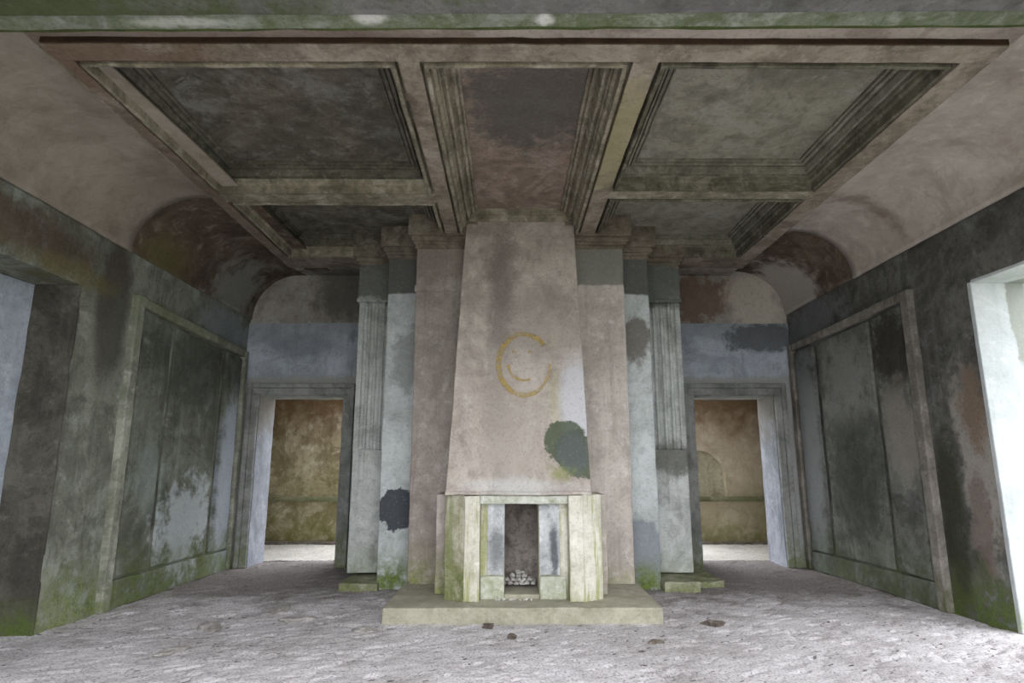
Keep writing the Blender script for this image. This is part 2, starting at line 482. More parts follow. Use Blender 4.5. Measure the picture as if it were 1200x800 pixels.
M['pier_green'] = plaster('mossy_pier_plaster', 'b1ac9c', '9a9680', '5b5d3c', 31.0, scale=1.6, grime=0.5, streak=0.4, light='c9c6ba', moss=(1.0, 0.85, '6f7b3c'), drip=('737d46', 0.7, 1.0))
M['inset'] = plaster('fireplace_inset_plaster', 'c6c8cb', 'abadb0', '77797c', 32.0, scale=1.6, grime=0.6, streak=0.6, light='dfe2e6', lamt=0.8,
                     blobs=[((-0.13, 6.5, 0.62), (0.09, 0.4, 0.2), 0.5, 1.2, '6e7174', 0.8), ((0.455, 6.5, 0.6), (0.045, 0.4, 0.24), 0.4, 1.0, '474b52', 0.85)])
M['inset_base'] = plaster('fireplace_base_plaster', 'c6c9c2', 'b3b6ab', '7d8062', 33.0, scale=2.2, grime=0.5, streak=0.2, light='d8dad6', moss=(0.6, 0.4, '9aa052'))
M['slab'] = plaster('hearth_slab_cement', 'a8a595', '989585', '6f6c5c', 34.0, scale=1.5, grime=0.35, streak=0.0, light='b3b1a2')
M['soot'] = plaster('sooty_firebox_plaster', '9a928d', '857d79', '3a3534', 35.0, scale=2.5, grime=0.75, streak=0.3, light='8a8480')
M['plinth'] = plaster('mossy_plinth_cement', '9a9a86', '85856f', '4d4f33', 36.0, scale=2, grime=0.5, streak=0.0, light='aeae9e', moss=(0.16, 0.6, '6c7a2e'))
M['back'] = plaster('back_room_plaster', 'a99d84', '958a6e', '574931', 37.0, scale=0.95, grime=0.9, streak=0.4, light='cbc4b0', lamt=1.0,
                    moss=(0.75, 0.7, '77753a'),
                    bands=[(0, 1.0, 1, 0.5, 0.2, 'b3a495', 0.6), (2, 2.15, 1, 0.55, 0.7, '62482c', 0.85), (2, 1.4, -1, 0.5, 1.2, '7d7850', 0.35)])
M['blind'] = plaster('blind_arch_plaster', 'a8a18c', '97907a', '5f5946', 37.5, grime=0.6, streak=0.4, light='b9b4a2')
M['dado'] = plaster('dado_plaster', '7d7d62', '6f6f52', '45452c', 38.0, grime=0.5, streak=0.2, light='959580')
M['rubble'] = plaster('rubble_plaster', 'c9c7c4', 'b2afac', '76726f', 39.0, scale=6, grime=0.4, streak=0.0, light='e3e2e0')
M['clod'] = plaster('dried_mud', '7c736c', '5f5650', '342d29', 40.0, scale=8, grime=0.6, streak=0.0)
M['clod_pale'] = plaster('pale_dried_mud', 'a8a4a2', '8f8a87', '5e5956', 41.0, scale=8, grime=0.4, streak=0.0)
M['ground'] = plaster('bounce_ground', '9a9c90', '868a76', '5d6350', 42.0, grime=0.4, streak=0.0)
M['outer'] = plaster('outer_shell_plaster', 'a8a49c', '98948c', '6c6862', 43.0, grime=0.4, streak=0.3)


def floor_mat(name, a, b, dark, soil):
    t = T(name)
    ang = (math.cos(0.5), math.sin(0.5))
    dt = lambda v: t.vec('DOT_PRODUCT', t.P, v, 1)
    cmb = t.t.nodes.new('ShaderNodeCombineXYZ')
    t.put(cmb.inputs[0], dt((ang[0], ang[1], 0)))
    t.put(cmb.inputs[1], t.math('MULTIPLY', dt((-ang[1], ang[0], 0)), 2.6))
    t.put(cmb.inputs[2], t.xyz[2])
    n1 = t.noise(0.7, 5, 0.6, None, 2.0)
    n2 = t.noise(2.6, 9, 0.7, None, 8.0, 0.4)
    nf = t.noise(48, 5, 0.75)
    npit = t.noise(1.0, 3, 0.5, None, 6.0)
    t.t.links.new(cmb.outputs[0], npit.node.inputs['Vector'])
    npit.node.inputs['Scale'].default_value = 9.0
    nscr = t.noise(1.0, 7, 0.7)
    t.t.links.new(cmb.outputs[0], nscr.node.inputs['Vector'])
    nscr.node.inputs['Scale'].default_value = 4.0
    col = t.mix(a, b, t.ss(n1, 0.38, 0.62))
    col = t.mix(col, dark, t.ss(n2, 0.44, 0.7, 0, 0.5))
    col = t.mix(col, dark, t.ss(nscr, 0.44, 0.7, 0, 0.45))
    col = t.mix(col, '4b4541', t.math('MULTIPLY', t.ss(npit, 0.37, 0.31, 0, 0.9), t.ss(n1, 0.42, 0.52, 0.2, 1)))
    # damp trodden soil towards the end wall and doors
    v = t.math('ADD', t.math('SUBTRACT', t.xyz[1], 7.0), t.math('MULTIPLY', t.math('SUBTRACT', n2, 0.5), 3.0))
    col = t.mix(col, '6f6763', t.ss(v, -0.5, 0.9, 0, soil))
    col = t.mix(col, (0, 0, 0, 1), t.ss(nf, 0.52, 0.36, 0, 0.6))
    t.put(t.b.inputs['Base Color'], col)
    t.b.inputs['Roughness'].default_value = 0.95
    t.b.inputs['Specular IOR Level'].default_value = 0.2
    bn = t.t.nodes.new('ShaderNodeBump')
    bn.inputs['Strength'].default_value = 0.7
    bn.inputs['Distance'].default_value = 0.014
    hh = t.math('ADD', t.math('MULTIPLY', nf, 0.35), t.math('ADD', t.math('MULTIPLY', n2, 0.6), t.math('MULTIPLY', nscr, 0.9)))
    t.put(bn.inputs['Height'], t.math('ADD', hh, t.ss(npit, 0.25, 0.36)))
    t.t.links.new(bn.outputs[0], t.b.inputs['Normal'])
    return t.m


M['floor'] = floor_mat('trodden_earth_floor', 'd2ced2', 'bfbbbe', '8a8482', 0.75)
M['floor_back'] = floor_mat('back_room_floor', 'cdcac4', 'bfbcb4', '98948c', 0.0)


def paint_mat():
    t = T('yellow_graffiti_paint')
    n = t.noise(14, 6, 0.7)
    tr = t.t.nodes.new('ShaderNodeBsdfTransparent')
    mx = t.t.nodes.new('ShaderNodeMixShader')
    t.put(t.b.inputs['Base Color'], t.mix('bb9f4c', 'b09a5c', n))
    t.b.inputs['Roughness'].default_value = 0.8
    t.put(mx.inputs[0], t.ss(n, 0.32, 0.62, 0.2, 0.65))
    t.t.links.new(tr.outputs[0], mx.inputs[1])
    t.t.links.new(t.b.outputs[0], mx.inputs[2])
    t.t.links.new(mx.outputs[0], t.out.inputs[0])
    return t.m


M['paint'] = paint_mat()

# ------------------------------------------------------------------ floor


def floor_grid(name, x0, x1, y0, y1, step, mat, amp, kind='structure', seed=0):
    nx, ny = int((x1 - x0) / step), int((y1 - y0) / step)
    X, Y = np.meshgrid(np.linspace(x0, x1, nx + 1), np.linspace(y0, y1, ny + 1), indexing='ij')
    P = np.stack([X.ravel(), Y.ravel(), np.zeros(X.size)], 1)
    h = fbm(P, 1.1, 2, seed) * 0.012
    # left half: scuffed ridges running towards the doors; right half: small dents
    ca, sa = math.cos(0.5), math.sin(0.5)
    R = np.stack([P[:, 0] * ca + P[:, 1] * sa, (-P[:, 0] * sa + P[:, 1] * ca) * 2.3, P[:, 2]], 1)
    left = np.clip(0.5 - P[:, 0] * 0.28, 0.12, 1)
    rid = 1 - np.abs(fbm(R, 2.6, 4, seed + 3, 0.6)) * 3.2
    h = h + np.clip(rid - 0.5, 0, 1) * 0.012 * left
    h = h + fbm(P, 9.0, 4, seed + 5, 0.65) * (0.004 + 0.004 * left)
    d = fbm(R * np.array([1, 0.8, 1]), 4.2, 3, seed + 9)
    h = h - np.clip(d - 0.26, 0, 0.10) * 0.12
    d = fbm(R, 9.0, 2, seed + 19)
    h = h - np.clip(d - 0.30, 0, 0.08) * 0.14 * (1.1 - left)
    P[:, 2] = h * amp
    mb = MB()
    mb.add(P, nx, ny)
    return mb.build(name, mat, None, rough=0, bevel=0, kind=kind, smooth=True)


floor = floor_grid('floor', -4.55, 5.1, 3.6, 9.98, 0.018, M['floor'], 1.0)
fb = floor_grid('floor', -4.75, 5.3, -1.7, 3.6, 0.2, M['floor'], 0.0)
fb2 = floor_grid('floor', -7.5, 7.8, 9.98, 12.75, 0.06, M['floor_back'], 0.8, seed=3)
g = MB().box(-40, 40, -40, 45, -0.5, -0.14, 8).build('bounce_ground', M['ground'], None, rough=0, bevel=0, kind='structure')  # unseen ground outside, put in to bounce daylight indoors

# ------------------------------------------------------------------ left wall
WT = 0.6        # wall thickness
wl = MB(LW)
# local axes: x = along the room, y = depth into the room, z = height  (box maps to a left-handed side: flip later)


def wall_box(mb, a0, a1, d0, d1, z0, z1, r=0.14):
    mb.box(a0, a1, d0, d1, z0, z1, r)


wall_box(wl, 5.81, YB + WT, -WT, 0, -0.05, 3.2)
wall_box(wl, 3.6, YB + WT, -WT, 0, 3.2, 4.0)
wall_box(wl, -1.6, 3.6, -WT, 0, -0.05, 4.0, 0.6)
wall_left = wl.build('wall_left', M['left'], None, 0.006, 3.0, 0.012, 'structure')
nb = MB(LW)
nb.box(3.6, 5.81, -0.6, -0.45, -0.05, 3.2, 0.15)
nb.build('niche_back', M['niche'], wall_left, 0.006)
nb = MB(LW)
nb.box(5.795, 5.83, -0.45, 0.003, -0.05, 3.2, 0.15)
nb.build('niche_side', M['niche_side'], wall_left, 0.006)


def side_panels(W, parent, trim, pan, y0, y1, zt0, zt1, marks, zb, sgn, skip_bottom=True):
    """frame of stiles and rail around three tall panels; zt0/zt1 = frame top near / far"""
    def warp(P):      # top of the panelling falls towards the end wall
        P = np.array(P, float)
        f = (P[:, 0] - y0) / (y1 - y0)
        P[:, 2] = P[:, 2] * (zt0 + (zt1 - zt0) * f) / zt0
        return W(P)
    fr = MB(warp)
    fr.box(y0, y0 + 0.13, -0.02, 0.075, 0, zt0, 0.1)
    fr.build('panel_frame_stile', trim, parent, 0.006, 5, 0.014)
    fr = MB(warp)
    fr.box(y1 - 0.1, y1, -0.02, 0.075, 0, zt0, 0.1)
    fr.build('panel_frame_stile', trim, parent, 0.006, 5, 0.014)
    fr = MB(warp)
    fr.box(y0 + 0.13, y1 - 0.1, -0.02, 0.075, zt0 - 0.11, zt0, 0.1)
    fr.build('panel_frame_rail', trim, parent, 0.006, 5, 0.014)
    fr = MB(warp)
    fr.box(y0 + 0.13, y1 - 0.1, -0.02, 0.045, 0, zb, 0.1)
    fr.build('base_rail', pan, parent, 0.008, 5, 0.012)
    e = [y0 + 0.13] + list(marks) + [y1 - 0.1]
    for k in range(3):
        a, b = e[k] + (0.05 if k == 0 else 0.055), e[k + 1] - (0.04 if k == 2 else 0.055)
        p = MB(warp)
        d = (0.045, 0.03, 0.05)[k]
        p.box(a, b, -0.02, d, zb + 0.02, zt0 - 0.14, 0.12)
        p.build('panel', pan, parent, 0.007, 2.5, 0.02, seed=k)
    return parent


side_panels(LW, wall_left, M['left_trim'], M['left_panel'], 6.57, 9.26, 3.315, 3.15, (7.37, 8.63), 0.29, 1)

# ------------------------------------------------------------------ right wall and its window
wr_ = MB(RW)
wr_.box(5.845, YB + WT, -WT, 0, -0.05, 3.24, 0.14)
wr_.box(3.6, YB + WT, -WT, 0, 3.24, 4.1, 0.14)
wr_.box(-1.6, 3.9, -WT, 0, -0.05, 3.24, 0.5)
wr_.box(-1.6, 3.6, -WT, 0, 3.24, 4.1, 0.6)
wall_right = wr_.build('wall_right', M['right'], None, 0.006, 3.0, 0.012, 'structure')
side_panels(RW, wall_right, M['right_trim'], M['right_panel'], 6.6, 9.3, 3.40, 3.25, (7.36, 8.62), 0.26, -1)

win = MB(RW)
win.box(5.81, 5.86, -WT - 0.02, 0.004, -0.05, 3.24, 0.12)
window_1 = win.build('window_1', M['reveal'], None, 0.003, 3, 0.008, 'structure')
win = MB(RW)
win.box(3.9, 5.81, -WT - 0.02, 0.004, 3.225, 3.26, 0.15)
win.build('window_head', M['reveal'], window_1, 0.003, 4, 0.008)
win = MB(RW)
win.box(3.88, 3.92, -WT - 0.02, 0.004, -0.05, 3.24, 0.15)
win.build('window_reveal', M['reveal'], window_1, 0.003, 4, 0.008)
win = MB(RW)
win.box(3.9, 5.85, -WT - 0.1, 0.0, -0.06, 0.012, 0.15)
win.build('window_sill', M['reveal'], window_1, 0.003, 4, 0.008)

# ------------------------------------------------------------------ ceiling: coves, beams and coffers
ceiling = empty('ceiling', (0.1, 6.2, 4.3), 'structure')


def cove(name, side, y0, y1, mat, off=0.0, step=0.12, seed=0):
    """quarter-round between side wall and flat ceiling, run along the room"""
    ny = int((y1 - y0) / step)
    prof = 18
    W = LW if side < 0 else RW
    zc = ZC_L if side < 0 else ZC_R
    ZS = ZSL if side < 0 else ZSR
    P = []
    for i in range(ny + 1):
        y = y0 + (y1 - y0) * i / ny
        zs = ZS(y)
        for k in range(prof + 3):
            if k <= prof:
                a = H * k / prof
                d = 0.72 * (1 - math.cos(a))
                z = zs + (zc - zs) * math.sin(a)
            else:
                d = 0.72 + (k - prof) * 0.28
                z = zc
            # plaster coat thickness
            P.append((y, d + off, z - off))
    P = W(np.array(P))
    mb = MB()
    mb.add(P, ny, prof + 2)
    o = mb.build(name, mat, ceiling, 0.006, 2.5, 0, None, True, seed)
    m = o.modifiers.new('coat', 'SOLIDIFY')
    m.thickness = 0.03 if off else 0.02
    m.offset = 1 if side < 0 else -1
    return o


cove('cove', -1, 2.9, 6.40, M['cove_l'], 0.022)
cove('cove', -1, 6.35, YB + 0.3, M['cove_dark'], 0.0)  # end stretch of the cove in a darker brown
cove('cove', 1, 2.9, 7.55, M['cove_r'], 0.022)
cove('cove', 1, 7.5, YB + 0.3, M['cove_dark'], 0.0)

# flat plaster strip between lintel and coffer grid, tilted slightly like the photograph's beam
def skew(P):
    P = np.array(P, float)
    P[:, 1] += -0.011 * P[:, 0] + 0.01
    return P


MB(skew).box(-3.3, 3.5, 3.2, 3.85, 4.352, 4.42, 0.15).build('ceiling_strip', M['strip'], ceiling, 0.004)
MB(skew).box(-4.6, 4.9, 2.7, 3.33, 4.215, 4.8, 0.15).build('lintel_beam', M['lintel'], ceiling, 0.004, 5, 0.01)
MB(skew).box(-4.6, 4.9, 3.33, 3.485, 4.24, 4.5, 0.1).build('lintel_moulding', M['lintel_moss'], ceiling, 0.005, 8, 0.01)
MB(skew).box(-4.6, 4.9, 3.44, 3.535, 4.262, 4.5, 0.08).build('lintel_drip_edge', M['lintel_edge'], ceiling, 0.006, 9, 0.008)
rf = MB().box(-4.9, 5.2, 2.2, 10.2, 4.72, 4.95, 1.0)  # unseen roof, hole added over the front bay to light floor and hood
rf.box(-4.9, -2.8, -1.7, 2.2, 4.72, 4.95, 1.0)
rf.box(3.2, 5.2, -1.7, 2.2, 4.72, 4.95, 1.0)
rf.box(-2.8, 3.2, -1.7, -1.0, 4.72, 4.95, 1.0)
rf.build('roof_slab', M['outer'], ceiling, 0)

ZB = 4.30
XO0, XO1, YO0, YO1 = -3.22, 3.44, 3.745, 8.68
# openings (lip inner edges): x0, x1, y0, y1, panel material, lip material, panel z
OPEN = [(-3.05, -0.86, 3.985, 6.085, 'panel_l', 'lip', 4.57, 'inner_l'),
        (-3.03, -0.86, 6.415, 8.15, 'panel_l', 'lip', 4.57, 'inner_l'),
        (-0.585, 0.82, 3.985, 7.36, 'panel_c', 'lip', 4.60, 'lip'),
        (1.125, 3.165, 3.985, 6.01, 'panel_r', 'lip_dark', 4.57, 'inner_r'),
        (1.125, 3.165, 6.305, 8.15, 'panel_r', 'lip_dark', 4.57, 'inner_r')]
G = 0.062


def coffer(x0, x1, y0, y1, pm, lm, pz, im):
    a0, a1, b0, b1 = x0 - G, x1 + G, y0 - G, y1 + G
    s = (pz - 4.3) / 0.265
    prof = [(0, 0.06), (0.03, 0.06), (0.03, -0.006), (G, -0.006), (G + 0.003, 0.075 * s), (0.092, 0.085 * s), (0.097, 0.12 * s), (0.105, 0.125 * s)]
    prof2 = [(0.105, 0.125 * s), (0.108, 0.165 * s), (0.128, 0.165 * s), (0.13, 0.14 * s), (0.15, 0.145 * s), (0.165, 0.20 * s), (0.165, 0.225 * s), (0.185, 0.225 * s), (0.187, 0.205 * s),
             (0.215, 0.21 * s), (0.218, 0.24 * s), (0.232, 0.24 * s), (0.234, 0.225 * s), (0.25, 0.228 * s), (0.252, 0.29 * s)]
    mb = None
    for pr_, nm_, mt_ in ((prof, 'coffer_moulding', lm), (prof2, 'coffer_inner_moulding', im)):
      mb = MB()
      for (i0, u0), (i1, u1) in zip(pr_[:-1], pr_[1:]):
        for q in range(4):
            def cnr(i, u):
                c = [(a0 + i, b0 + i), (a1 - i, b0 + i), (a1 - i, b1 - i), (a0 + i, b1 - i)]
                p, r = c[q], c[(q + 1) % 4]
                return np.array((p[0], p[1], ZB + u)), np.array((r[0], r[1], ZB + u))
            p0, r0 = cnr(i0, u0)
            p1, r1 = cnr(i1, u1)
            n = max(2, int(np.linalg.norm(r0 - p0) / 0.1))
            A = np.linspace(0, 1, n + 1)[:, None]
            P = np.stack([p0 + (r0 - p0) * A, p1 + (r1 - p1) * A], 1).reshape(-1, 3)
            mb.add(P, n, 1)
      mb.build(nm_, M[mt_], ceiling, 0.004, 7, 0.003)
    pb = MB().box(a0 + 0.2, a1 - 0.2, b0 + 0.2, b1 - 0.2, pz - 0.012, pz + 0.05, 0.1)
    pb.build('coffer_panel', M[pm], ceiling, 0.004, 3)


for o_ in OPEN:
    coffer(*o_)

# soffits of the beams between the coffers
BE = []
BE.append((XO0, XO1, YO0, 3.985 - G))                       # near
BE.append((XO0, -3.05 - G, 3.985 - G, YO1))                 # left
BE.append((3.165 + G, XO1, 3.985 - G, YO1))                 # right
BE.append((-0.86 + G, -0.585 - G, 3.985 - G, 7.40))         # middle pair
BE.append((0.82 + G, 1.125 - G, 3.985 - G, 7.40))
BE.append((-3.05 - G, -0.86 + G, 6.085 + G, 6.415 - G))     # cross pieces
BE.append((1.125 - G, 3.165 + G, 6.01 + G, 6.305 - G))
BE.append((-3.05 - G, -0.86 + G, 8.15 + G, YO1))            # far
BE.append((1.125 - G, 3.165 + G, 8.15 + G, YO1))
for i, (x0, x1, y0, y1) in enumerate(BE):
    MB().box(x0, x1, y0, y1, ZB, ZB + 0.12, 0.1).build('ceiling_beam', M['lip'] if i in (5, 6) else M['beam'], ceiling, 0.004, 5, 0.004)
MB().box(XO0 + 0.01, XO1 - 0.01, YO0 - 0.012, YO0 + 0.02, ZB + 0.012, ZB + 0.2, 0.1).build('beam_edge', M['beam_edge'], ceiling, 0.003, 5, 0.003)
# outer fillet on the long sides
MB().box(XO0 - 0.035, XO0 + 0.03, YO0 + 0.05, YO1, ZB + 0.012, ZB + 0.2, 0.1).build('beam_fillet', M['lip'], ceiling, 0.004, 5, 0.006)
MB().box(XO1 - 0.03, XO1 + 0.04, YO0 + 0.05, YO1, ZB + 0.03, ZB + 0.2, 0.1).build('beam_fillet', M['beam_edge'], ceiling, 0.004, 5, 0.006)  # right fillet coloured dark as the shade between frame and cove
MB().box(-3.3, 3.5, YO1 - 0.05, 9.5, 4.40, 4.56, 0.3).build('ceiling_slab', M['lunette'], ceiling, 0.003)

# ------------------------------------------------------------------ end wall with two doorways
D1 = (-3.80, -2.52)
D2 = (2.80, 4.03)
ZD = 2.50
we = MB()
for (a, b, z0, z1) in ((-4.7, D1[0], -0.05, ZD), (D1[1], D2[0], -0.05, ZD), (D2[1], 5.0, -0.05, ZD), (-4.7, 5.0, ZD, 3.62)):
    we.box(a, b, YB, YB + WT, z0, z1, 0.14)
wall_back = we.build('wall_back', M['end'], None, 0.006, 3, 0.01, 'structure')
MB().box(-4.4, 4.75, YB + 0.025, YB + WT, 3.62, 4.7, 0.14).build('lunette', M['lunette'], wall_back, 0.006, 3)


def doorway(n, x0, x1):
    """plaster architrave of two stepped fasciae round the opening, plus lining of the jambs"""
    d = MB()
    w1, w2 = 0.10, 0.17
    d.box(x0 - w1, x0, YB - 0.045, YB + 0.02, 0, ZD + 0.0, 0.12)
    root = d.build('door_%d' % n, M['archit'], None, 0.005, 5, 0.008, 'structure')
    d = MB().box(x1, x1 + w1, YB - 0.045, YB + 0.02, 0, ZD, 0.12)
    d.build('architrave', M['archit'], root, 0.005, 5, 0.008)
    d = MB().box(x0 - w1, x1 + w1, YB - 0.045, YB + 0.02, ZD, ZD + w1, 0.12)
    d.build('architrave', M['archit'], root, 0.005, 5, 0.008)
    for (a, b, z0, z1) in ((x0 - w2, x0 - w1 + 0.002, 0, ZD + w2), (x1 + w1 - 0.002, x1 + w2, 0, ZD + w2), (x0 - w1, x1 + w1, ZD + w1, ZD + w2)):
        d = MB().box(a, b, YB - 0.075, YB + 0.02, z0, z1, 0.12)
        d.build('architrave_moulding', M['archit'], root, 0.005, 5, 0.012)
    for (a, b) in ((x0 - 0.02, x0 + 0.012), (x1 - 0.012, x1 + 0.02)):
        d = MB().box(a, b, YB - 0.01, YB + WT + 0.01, -0.03, ZD, 0.12)
        d.build('door_jamb', M['jamb'], root, 0.005, 5, 0.008)
    d = MB().box(x0, x1, YB - 0.01, YB + WT + 0.01, ZD - 0.012, ZD + 0.02, 0.12)
    d.build('door_head', M['archit'], root, 0.005, 5, 0.008)
    return root


door_1 = doorway(1, *D1)
door_2 = doorway(2, *D2)

# ------------------------------------------------------------------ pilasters and chimney breast
def cornice(x0, x1, yf, z0, parent, l=True, r=True):
    c = MB()
    for (p, a, b) in ((0.015, z0, z0 + 0.05), (0.035, z0 + 0.05, z0 + 0.09), (0.06, z0 + 0.09, z0 + 0.15), (0.10, z0 + 0.15, z0 + 0.45)):
        c.box(x0 - (p if l else 0), x1 + (p if r else 0), yf - p, yf + 0.3, a, b, 0.1)
    c.build('cornice', M['cornice'], parent, 0.005, 6, 0.006)


def fluted(x0, x1, yf, parent):
    o = MB().box(x0, x1, yf, YB, 0.12, 1.66, 0.1).build('pilaster', M['flute'], parent, 0.005, 5, 0.012)
    w = x1 - x0
    ng, m = 4, 0.05
    fw = (w - 2 * m) / ng
    xs = [(x0, yf), ]
    for k in range(ng):
        a = x0 + m + k * fw
        g_ = fw * 0.68
        for j in range(9):
            th = math.pi * j / 8
            xs.append((a + fw / 2 - g_ / 2 * math.cos(th), yf + 0.035 * math.sin(th)))
    xs.append((x1, yf))
    P = []
    nz = 24
    for (x, y) in xs:
        for k in range(nz + 1):
            P.append((x, y, 1.66 + (3.65 - 1.66) * k / nz))
    f = MB()
    f.add(np.array(P), len(xs) - 1, nz)
    f.box(x0, x1, yf, YB, 1.66, 3.65, 0.14, None, 'fud')
    f.build('fluted_shaft', M['flute'], parent, 0.004, 6, 0.003)
    c = MB().box(x0 - 0.015, x1 + 0.015, yf - 0.02, YB, 3.65, 4.62, 0.14)
    c.box(x0 - 0.03, x1 + 0.03, yf - 0.035, YB, 3.65, 3.70, 0.14)
    c.build('pilaster_cap', M['flute'], parent, 0.005, 5, 0.01)
    cornice(x0, x1, yf, 4.13, parent)


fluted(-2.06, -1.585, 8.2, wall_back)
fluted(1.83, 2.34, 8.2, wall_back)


def flat_pilaster(x0, x1, yf, mat, zn, parent):
    MB().box(x0, x1, yf, 8.6, -0.03, 4.62, 0.1).build('pilaster', mat, parent, 0.005, 4, 0.012)
    cornice(x0, x1, yf, 4.13, parent)


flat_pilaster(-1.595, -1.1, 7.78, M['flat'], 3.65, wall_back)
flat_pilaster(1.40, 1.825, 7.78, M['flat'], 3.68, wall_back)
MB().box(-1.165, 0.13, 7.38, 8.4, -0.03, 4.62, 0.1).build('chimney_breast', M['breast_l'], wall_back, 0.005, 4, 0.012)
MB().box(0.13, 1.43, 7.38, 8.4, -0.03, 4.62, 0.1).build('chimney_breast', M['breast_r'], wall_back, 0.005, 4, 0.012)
cornice(-1.165, -0.4, 7.38, 4.13, wall_back, True, False)
cornice(0.7, 1.43, 7.38, 4.13, wall_back, False, True)
MB().box(-1.18, -0.3, 7.365, 7.5, 3.57, 3.66, 0.1).build('necking_band', M['breast_l'], wall_back, 0.003, 4, 0.006)
MB().box(-2.03, -1.56, 7.68, 8.4, -0.03, 0.085, 0.06).build('plinth', M['plinth'], wall_back, 0.016, 5, 0.01)
MB().box(1.83, 2.26, 7.62, 8.4, -0.03, 0.10, 0.06).build('plinth', M['plinth'], wall_back, 0.018, 5, 0.01)
MB().box(2.24, 2.62, 7.9, 9.3, -0.03, 0.075, 0.06).build('plinth', M['plinth'], wall_back, 0.03, 5, 0.01)

# ------------------------------------------------------------------ fireplace
fire = empty('fireplace', (0.13, 6.8, 0))
tag(fire, 'grey plaster fireplace with tall tapering chimney hood, yellow painted face and low stepped hearth', 'fireplace')
SL = 0.143
slab = MB()
slab.box(-1.205, 1.462, 6.2, 7.385, -0.03, SL, 0.07)
slab.build('hearth_slab', M['slab'], fire, 0.005, 5, 0.014)

# hood: tapering from the surround to the ceiling
HB = (-0.655, 0.84, 6.5, 1.195)      # x0, x1, front y, z
HT = (-0.535, 0.805, 7.33, 4.62)
def hood_fn(P):
    P = np.array(P, float)      # x in 0..1, y in 0..1 (front..back), z in 0..1
    f = P[:, 2]
    x0 = HB[0] + (HT[0] - HB[0]) * f
    x1 = HB[1] + (HT[1] - HB[1]) * f
    yf = HB[2] + (HT[2] - HB[2]) * f
    z = HB[3] + (HT[3] - HB[3]) * f
    return np.stack([x0 + (x1 - x0) * P[:, 0], yf + (7.42 - yf) * P[:, 1], z], 1)


hb = MB(hood_fn)
hb.grid((0, 0, 0), (1, 0, 0), (0, 0, 1), 16, 36)
hb.grid((0, 0, 0), (0, 0, 1), (0, 1, 0), 36, 6)
hb.grid((1, 0, 0), (0, 1, 0), (0, 0, 1), 6, 36)
hb.grid((0, 0, 0), (0, 1, 0), (1, 0, 0), 6, 16)
hb.grid((0, 0, 1), (1, 0, 0), (0, 1, 0), 16, 6)
hood = hb.build('hood', M['hood'], fire, 0.005, 4, 0.01)


def hood_pt(x, z, out=0.004):
    f = (z - HB[3]) / (HT[3] - HB[3])
    return (x, HB[2] + (HT[2] - HB[2]) * f - out, z)


def ribbon(pts, w, closed=False):
    """strip of paint lying on the hood's front face through (x, z) points; w = widths"""
    P = []
    n = len(pts)
    for i in range(n):
        a = pts[max(0, i - 1)]
        b = pts[min(n - 1, i + 1)]
        dx, dz = b[0] - a[0], b[1] - a[1]
        L = math.hypot(dx, dz) or 1
        nx, nz = -dz / L, dx / L
        ww = w[i] / 2
        P.append(hood_pt(pts[i][0] - nx * ww, pts[i][1] - nz * ww, 0.008))
        P.append(hood_pt(pts[i][0] + nx * ww, pts[i][1] + nz * ww, 0.008))
    mb = MB()
    mb.add(np.array(P), n - 1, 1)
    return mb


cx, cz, rx, rz = 0.165, 2.58, 0.29, 0.36
ring = []
wid = []
for k in range(46):
    th = math.radians(38 + 322 * k / 45)
    e = 0.92 + 0.08 * math.cos(2 * th)
    ring.append((cx + rx * math.cos(th), cz + rz * math.sin(th)))
    wid.append(0.046 + 0.016 * math.sin(th * 0.5 + 0.2) - (0.012 if k > 36 else 0))
ribbon(ring, wid).build('painted_ring', M['paint'], hood, 0.002, 9, 0)['label'] = 'open loop of faded yellow paint'
for ex in (0.055, 0.235):
    ribbon([(ex - 0.025, 2.72), (ex, 2.728), (ex + 0.025, 2.722)], [0.02, 0.035, 0.02]).build('painted_eye', M['paint'], hood, 0.001, 9, 0)
mo = [(0.165 + 0.175 * math.cos(math.radians(a)), 2.56 + 0.17 * math.sin(math.radians(a))) for a in range(175, 300, 9)]
ribbon(mo, [0.03] * len(mo)).build('painted_mouth', M['paint'], hood, 0.001, 9, 0)

# surround: two splayed piers, lintel, recessed inset with a tall narrow opening
YF = 6.43
YI = 6.58
ZL = 1.165
MB().box(-0.66, 0.845, 6.47, 7.3, ZL, 1.2, 0.08).build('mantel_ledge', M['hood'], fire, 0.004, 6, 0.008)
pl = MB()
pl.prism([(-0.455, YF), (-0.30, YF), (-0.30, 7.3), (-0.455, 7.3)], SL, ZL - 0.005, 0.08)
pl.build('pier', M['pier'], fire, 0.005, 5, 0.01)
pl = MB()
pl.prism([(-0.66, 6.56), (-0.455, YF + 0.012), (-0.455, 7.3), (-0.70, 7.3)], SL, ZL, 0.08)
pl.build('pier_wing', M['pier_green'], fire, 0.006, 5, 0.01)
pl = MB()
pl.prism([(0.60, YF), (0.745, YF), (0.745, 7.3), (0.60, 7.3)], SL, ZL - 0.005, 0.08)
pl.build('pier', M['pier'], fire, 0.005, 5, 0.01)
pl = MB()
pl.prism([(0.745, YF + 0.015), (0.945, 6.56), (0.98, 7.3), (0.745, 7.3)], SL, ZL, 0.08)
pl.build('pier_wing', M['pier'], fire, 0.006, 5, 0.01)
